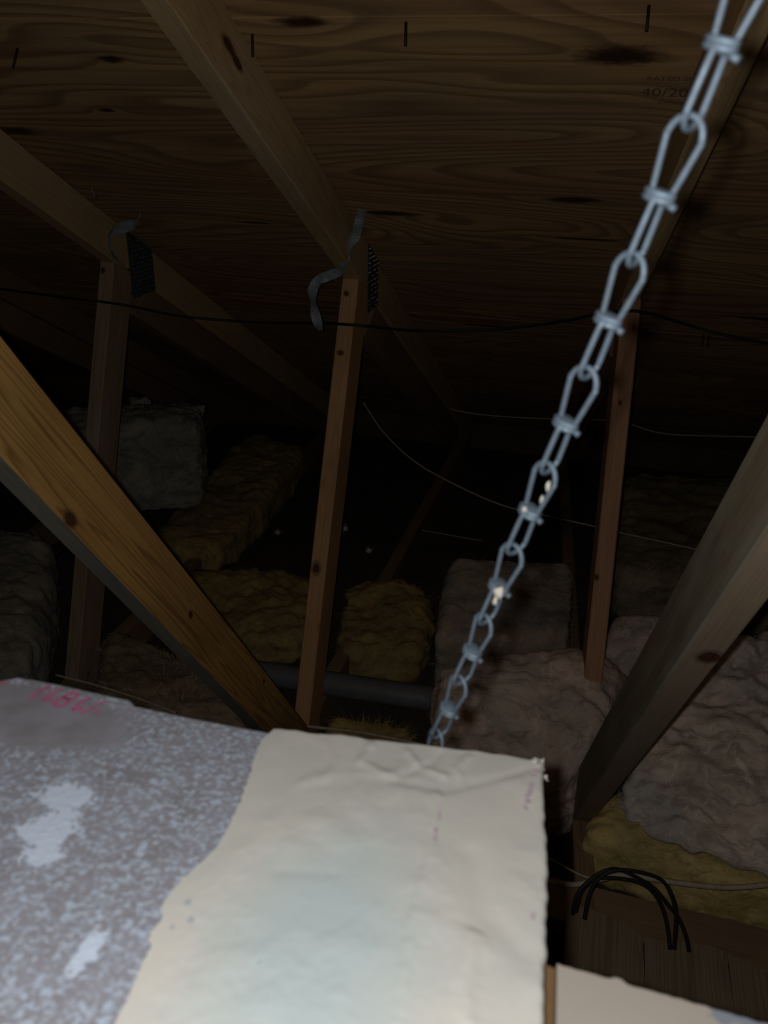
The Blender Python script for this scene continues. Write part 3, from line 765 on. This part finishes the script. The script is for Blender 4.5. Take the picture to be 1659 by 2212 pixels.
# ------------------------------------------------------------------ glass wool
def batt(name, corners, zb, mat, label, seed, res=26, amp=.02, fine=.006, e=7, group=None, cat='insulation', fold=1.0):
    """a batt: rounded box between four top corners (px, py, z) BL BR FR FL and a bottom z, felted and folded"""
    T = [atz(x, y, z) for x, y, z in corners]; Bt = [Vector((p.x, p.y, zb)) for p in T]
    ex = max((T[0]-T[1]).length, (T[3]-T[2]).length); ey = max((T[0]-T[3]).length, (T[1]-T[2]).length); ez = max(abs(p.z-zb) for p in T)
    st = 1.0/res
    cnt = [max(3, min(90, int(l/st*.62+2))) for l in (ex, ey, ez)]
    cnt = [max(6, min(110, int(l*res*2.2))) for l in (ex, ey, ez)]
    bm = bmesh.new(); cache = {}
    def vert(p):
        k = tuple(round(c, 5) for c in p)
        if k not in cache:
            n = sum(abs(c)**e for c in p)**(1/e); q = [c/n for c in p]
            s, t, w = ((c+1)/2 for c in q)
            top = (T[3]*(1-s)+T[2]*s)*(1-t) + (T[0]*(1-s)+T[1]*s)*t
            bot = (Bt[3]*(1-s)+Bt[2]*s)*(1-t) + (Bt[0]*(1-s)+Bt[1]*s)*t
            cache[k] = bm.verts.new(bot*(1-w)+top*w)
        return cache[k]
    for ax in range(3):
        a, b = [i for i in range(3) if i != ax]
        for sg in (-1, 1):
            if ax == 2 and sg == -1: continue
            for i in range(cnt[a]):
                for j in range(cnt[b]):
                    q = []
                    for (di, dj) in ((0, 0), (1, 0), (1, 1), (0, 1)):
                        p = [0, 0, 0]; p[ax] = sg; p[a] = -1+2*(i+di)/cnt[a]; p[b] = -1+2*(j+dj)/cnt[b]; q.append(vert(p))
                    try: bm.faces.new(q)
                    except ValueError: pass
    bmesh.ops.recalc_face_normals(bm, faces=bm.faces); bm.normal_update()
    if sum(f.normal.z*f.calc_area() for f in bm.faces) < 0: bmesh.ops.reverse_faces(bm, faces=bm.faces); bm.normal_update()
    so = Vector((seed*7.3, seed*3.1, seed*5.7)); mv = []
    for v in bm.verts:
        p = v.co+so
        wq = p*5; wp = Vector((p.x+.09*noise.noise(wq), p.y+.09*noise.noise(wq+Vector((9, 0, 0))), p.z+.05*noise.noise(wq+Vector((0, 9, 0)))))
        d = amp*noise.noise(p*4.5)
        d += amp*.75*fold*abs(noise.noise(Vector((wp.x*8, wp.y*11, wp.z*11)))) + amp*.32*fold*abs(noise.noise(Vector((wp.x*19, wp.y*26, wp.z*26))))
        d += amp*.22*fold*noise.noise(Vector((wp.x*30, wp.y*44, wp.z*44)))
        d += fine*noise.noise(p*48)
        mv.append((v, v.normal*d))
    for v, d in mv: v.co += d
    me = bpy.data.meshes.new(name); bm.to_mesh(me); bm.free(); me.polygons.foreach_set('use_smooth', [True]*len(me.polygons)); me.materials.append(mat)
    o = link(bpy.data.objects.new(name, me)); centred(o)
    return tag(o, label, cat, group)
G = 'glass wool batts on the attic floor'
batt('insulation_batt', [(1450, 1440, -.98), (1860, 1235, -.90), (1800, 1905, -1.13), (1318, 1765, -1.14)], -1.15, M_grey, 'dusty grey insulation batt heaped on the yellow one, right of the weathered diagonal', 1, 60, .034, .006, 5, G)
batt('insulation_batt', [(1320, 1700, -1.24), (1850, 1740, -1.24), (1790, 1950, -1.235), (1250, 1796, -1.235)], -1.376, M_yellowbright, 'bright yellow insulation batt with a cut edge behind the beige cable', 2, 55, .010, .005, 7, G)
batt('insulation_batt', [(930, 1398, -1.08), (1380, 1388, -1.06), (1268, 1670, -1.15), (985, 1740, -1.19)], -1.35, M_pink, 'thick rose grey insulation batt with a rounded end beside the chain', 3, 50, .026, .005, 5, G)
batt('insulation_batt', [(975, 1200, -1.10), (1245, 1205, -1.10), (1240, 1375, -1.15), (935, 1378, -1.15)], -1.35, M_slab, 'flat grey insulation slab with a ragged left edge, left of the reddish strut', 4, 40, .012, .006, 10, G, fold=.5)
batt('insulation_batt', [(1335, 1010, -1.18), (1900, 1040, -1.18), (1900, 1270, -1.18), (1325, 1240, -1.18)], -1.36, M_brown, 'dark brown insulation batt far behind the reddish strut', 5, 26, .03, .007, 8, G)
batt('insulation_batt', [(1316, 1318, -1.14), (1480, 1325, -1.14), (1470, 1372, -1.16), (1314, 1368, -1.16)], -1.36, M_grey, 'small pale insulation batt between reddish strut and weathered diagonal', 6, 40, .02, .006, 6, G)
batt('insulation_batt', [(745, 1245, -1.27), (928, 1255, -1.27), (905, 1415, -1.27), (722, 1390, -1.27)], -1.375, M_yellow, 'clumpy yellow insulation right of the brown strut, above the pipe', 7, 45, .03, .007, 5, G)
batt('insulation_batt', [(715, 1550, -1.31), (892, 1570, -1.31), (880, 1680, -1.31), (690, 1660, -1.31)], -1.375, M_yellow, 'yellow insulation between the pipe and the panel, right of the brown strut', 8, 45, .022, .006, 5, G)
batt('insulation_batt', [(390, 1225, -1.27), (705, 1232, -1.27), (665, 1385, -1.27), (470, 1370, -1.27)], -1.375, M_yellow, 'clumpy yellow insulation between the amber diagonal and the brown strut', 9, 40, .03, .007, 5, G)
batt('insulation_batt', [(545, 920, -1.235), (668, 960, -1.235), (485, 1182, -1.245), (300, 1180, -1.245)], -1.37, M_yellow, 'yellow insulation far back, right of the grey bale', 10, 32, .02, .008, 6, G)
batt('insulation_batt', [(120, 880, -.88), (432, 868, -.88), (424, 905, -.88), (150, 930, -.88)], -1.185, M_pale, 'grey insulation bale on edge with torn flaps, behind the dark strut', 11, 40, .018, .007, 9, G)
batt('insulation_batt', [(-260, 1120, -1.13), (112, 1150, -1.13), (62, 1430, -1.13), (-330, 1430, -1.13)], -1.36, M_pale, 'pale insulation batt at the left edge, below the amber diagonal', 12, 36, .022, .006, 6, G)
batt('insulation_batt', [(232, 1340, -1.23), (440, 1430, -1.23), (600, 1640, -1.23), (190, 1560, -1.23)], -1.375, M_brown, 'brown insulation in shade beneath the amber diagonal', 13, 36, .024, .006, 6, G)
tufts = [(895, 1282, -1.33, .017, 'white wool tuft on bare board left of the ragged slab'), (797, 1190, -1.36, .012, 'small wool tuft on bare board right of the brown strut'),
         (745, 1142, -1.36, .014, 'faint wool tuft beside the brown strut, halfway down'), (600, 1150, -1.36, .012, 'faint wool tuft on the dark board left of the brown strut')]
def tuft(c, r, label, seed):
    root = empty('wool_tuft', c, label, 'tuft', 'loose wool tufts')
    blob('wool_clump', c, r*.7, M_tuft, root, seed, 2, .7)
    rnd = random.Random(seed); VV, FF = [], []
    for k in range(14):
        d = Vector((rnd.uniform(-1, 1), rnd.uniform(-1, 1), rnd.uniform(-.1, 1))).normalized()
        q = [c+d*r*.4, c+d*r*.9+Vector((rnd.uniform(-1, 1), rnd.uniform(-1, 1), rnd.uniform(0, 1)))*r*.3, c+d*r*1.3+Vector((rnd.uniform(-1, 1), rnd.uniform(-1, 1), rnd.uniform(-.5, .5)))*r*.6]
        g = tube_geo(smooth_path(q, 3), r*.03, False, 4); b = len(VV); VV += g[0]; FF += [tuple(i+b for i in f) for f in g[1]]
    f = mesh_obj('fibres', VV, FF, M_tuft, root); f['kind'] = 'stuff'
for k, (px, py, z, r, lab) in enumerate(tufts): tuft(atz(px, py, z), r, lab, k+1)

# ------------------------------------------------------------------ framing by the hatch, lower right
a, b = atz(1150, 1882, ZF), atz(1760, 2030, ZF)
jd = (b-a).normalized(); jn = Vector((jd.y, -jd.x, 0)); jn = jn if jn.y < 0 else -jn
j = board('joist', a+jn*.045-Vector((0, 0, .019)), b+jn*.045-Vector((0, 0, .019)), jn, .09, .038, W_('dark', 31, contrast=.15))
tag(j, 'smooth dark brown joist lying between yellow batt and plank', 'joist')
def m_plank():
    return wood('weathered_plank', (.27, .205, .135), (.14, .095, .055), seed=33, ring=22, contrast=.6, dusty=.35, dust=(.27, .25, .20))
edge = [(1225, 1950), (1290, 1968), (1340, 1988), (1390, 2026), (1440, 2034), (1490, 2037), (1530, 2042), (1570, 2058), (1610, 2078), (1640, 2094), (1760, 2140)]
far = [atz(x, y, ZF+.002) for x, y in edge]
# boards of the plank run towards the camera; each is a board of its own with a narrow joint
pl = empty('plank_floor', (far[5].x, .9, ZF), 'weathered dark planks running towards the cream offcut, below the cable loops', 'planks')
cuts = [(0, 3), (3, 7), (7, 10)]
mp_ = m_plank()
for (i0, i1) in cuts:
    F_ = far[i0:i1+1]; g = .0015
    top = [Vector((p.x + (g if k == 0 else -g if k == len(F_)-1 else 0), p.y, p.z)) for k, p in enumerate(F_)]
    near = [Vector((top[-1].x+.015, .70, ZF+.002)), Vector((top[0].x+.005, .70, ZF+.002))]
    ring_ = top+near
    c = sum(ring_, Vector())/len(ring_)
    M = frame(c, (0, -1, 0), (1, 0, 0)); Mi = M.inverted()
    bm = bmesh.new(); f = bm.faces.new([bm.verts.new(Mi @ p) for p in ring_])
    r = bmesh.ops.extrude_face_region(bm, geom=[f])
    dv = Mi.to_3x3() @ Vector((0, 0, -.02))
    for v in [q for q in r['geom'] if isinstance(q, bmesh.types.BMVert)]: v.co += dv
    bmesh.ops.recalc_face_normals(bm, faces=bm.faces)
    me = bpy.data.meshes.new('plank'); bm.to_mesh(me); bm.free(); me.materials.append(mp_)
    place(link(bpy.data.objects.new('plank', me)), M, pl)

# ------------------------------------------------------------------ loose fibres standing off the nearer batts
def fuzz(o, mat, count, seed, length=.035, r=.00032):
    me = o.data; rnd = random.Random(seed); P = me.polygons; VV, FF = [], []
    for k in range(count):
        f = P[rnd.randrange(len(P))]
        if f.normal.z < -.2: continue
        c = f.center; n = f.normal
        g = Vector((noise.noise(c*6), noise.noise(c*6+Vector((5, 0, 0))), noise.noise(c*6+Vector((0, 5, 0)))*.5)); g = (g - n*g.dot(n)); g.normalize()
        g = (g + Vector((rnd.gauss(0, .5), rnd.gauss(0, .5), rnd.gauss(0, .5)))).normalized()
        L = length*rnd.uniform(.3, 1.3); up = rnd.uniform(.02, .22)
        q = [c-n*.001, c+g*L*.35+n*L*up*.8, c+g*L*.7+n*L*up+Vector((rnd.gauss(0, .1), rnd.gauss(0, .1), 0))*L, c+g*L+n*L*up*rnd.uniform(-.2, 1.2)]
        b = len(VV); s = n.cross(g).normalized()*r*rnd.uniform(.6, 1.8)
        for i, p in enumerate(q):
            w = 1-.2*i; VV += [p-s*w, p+s*w, p+n*r*w]
        for i in range(3):
            for (u, v) in ((0, 1), (1, 2), (2, 0)): FF.append((b+i*3+u, b+i*3+v, b+i*3+3+v, b+i*3+3+u))
    h = mesh_obj('fibres', VV, FF, mat); h.parent = o; h['kind'] = 'stuff'
F_grey = plain('loose_grey_fibre', (.62, .52, .43), .9, 0, .3, 20); F_yel = plain('loose_yellow_fibre', (.55, .43, .17), .9, 0, .3, 20)
for o in [q for q in SC.objects if q.name.startswith('insulation_batt')]:
    m = o.data.materials[0].name
    near = o.matrix_basis.translation.length < 2.2
    fuzz(o, F_yel if 'yellow' in m else F_grey, 1300 if near else 400, hash(o.name) % 1000 if False else len(o.data.vertices), .026, .00028)
for k, (px, py, Y, sz) in enumerate(((372, 955, 2.62, .07), (385, 1040, 2.6, .075), (402, 1092, 2.55, .06), (425, 888, 2.66, .05), (352, 1000, 2.6, .06), (300, 878, 2.7, .08))):
    bale = [q for q in SC.objects if q.get('label', '').startswith('grey insulation bale')][0]
    scrap('torn_flap', aty(px, py, Y), sz, plain('torn_facing_paper', (.42, .37, .30), .9, 0, .3, 40) if k == 0 else bpy.data.materials['torn_facing_paper'], bale, 20+k, 7, 1.0, CR, CU)
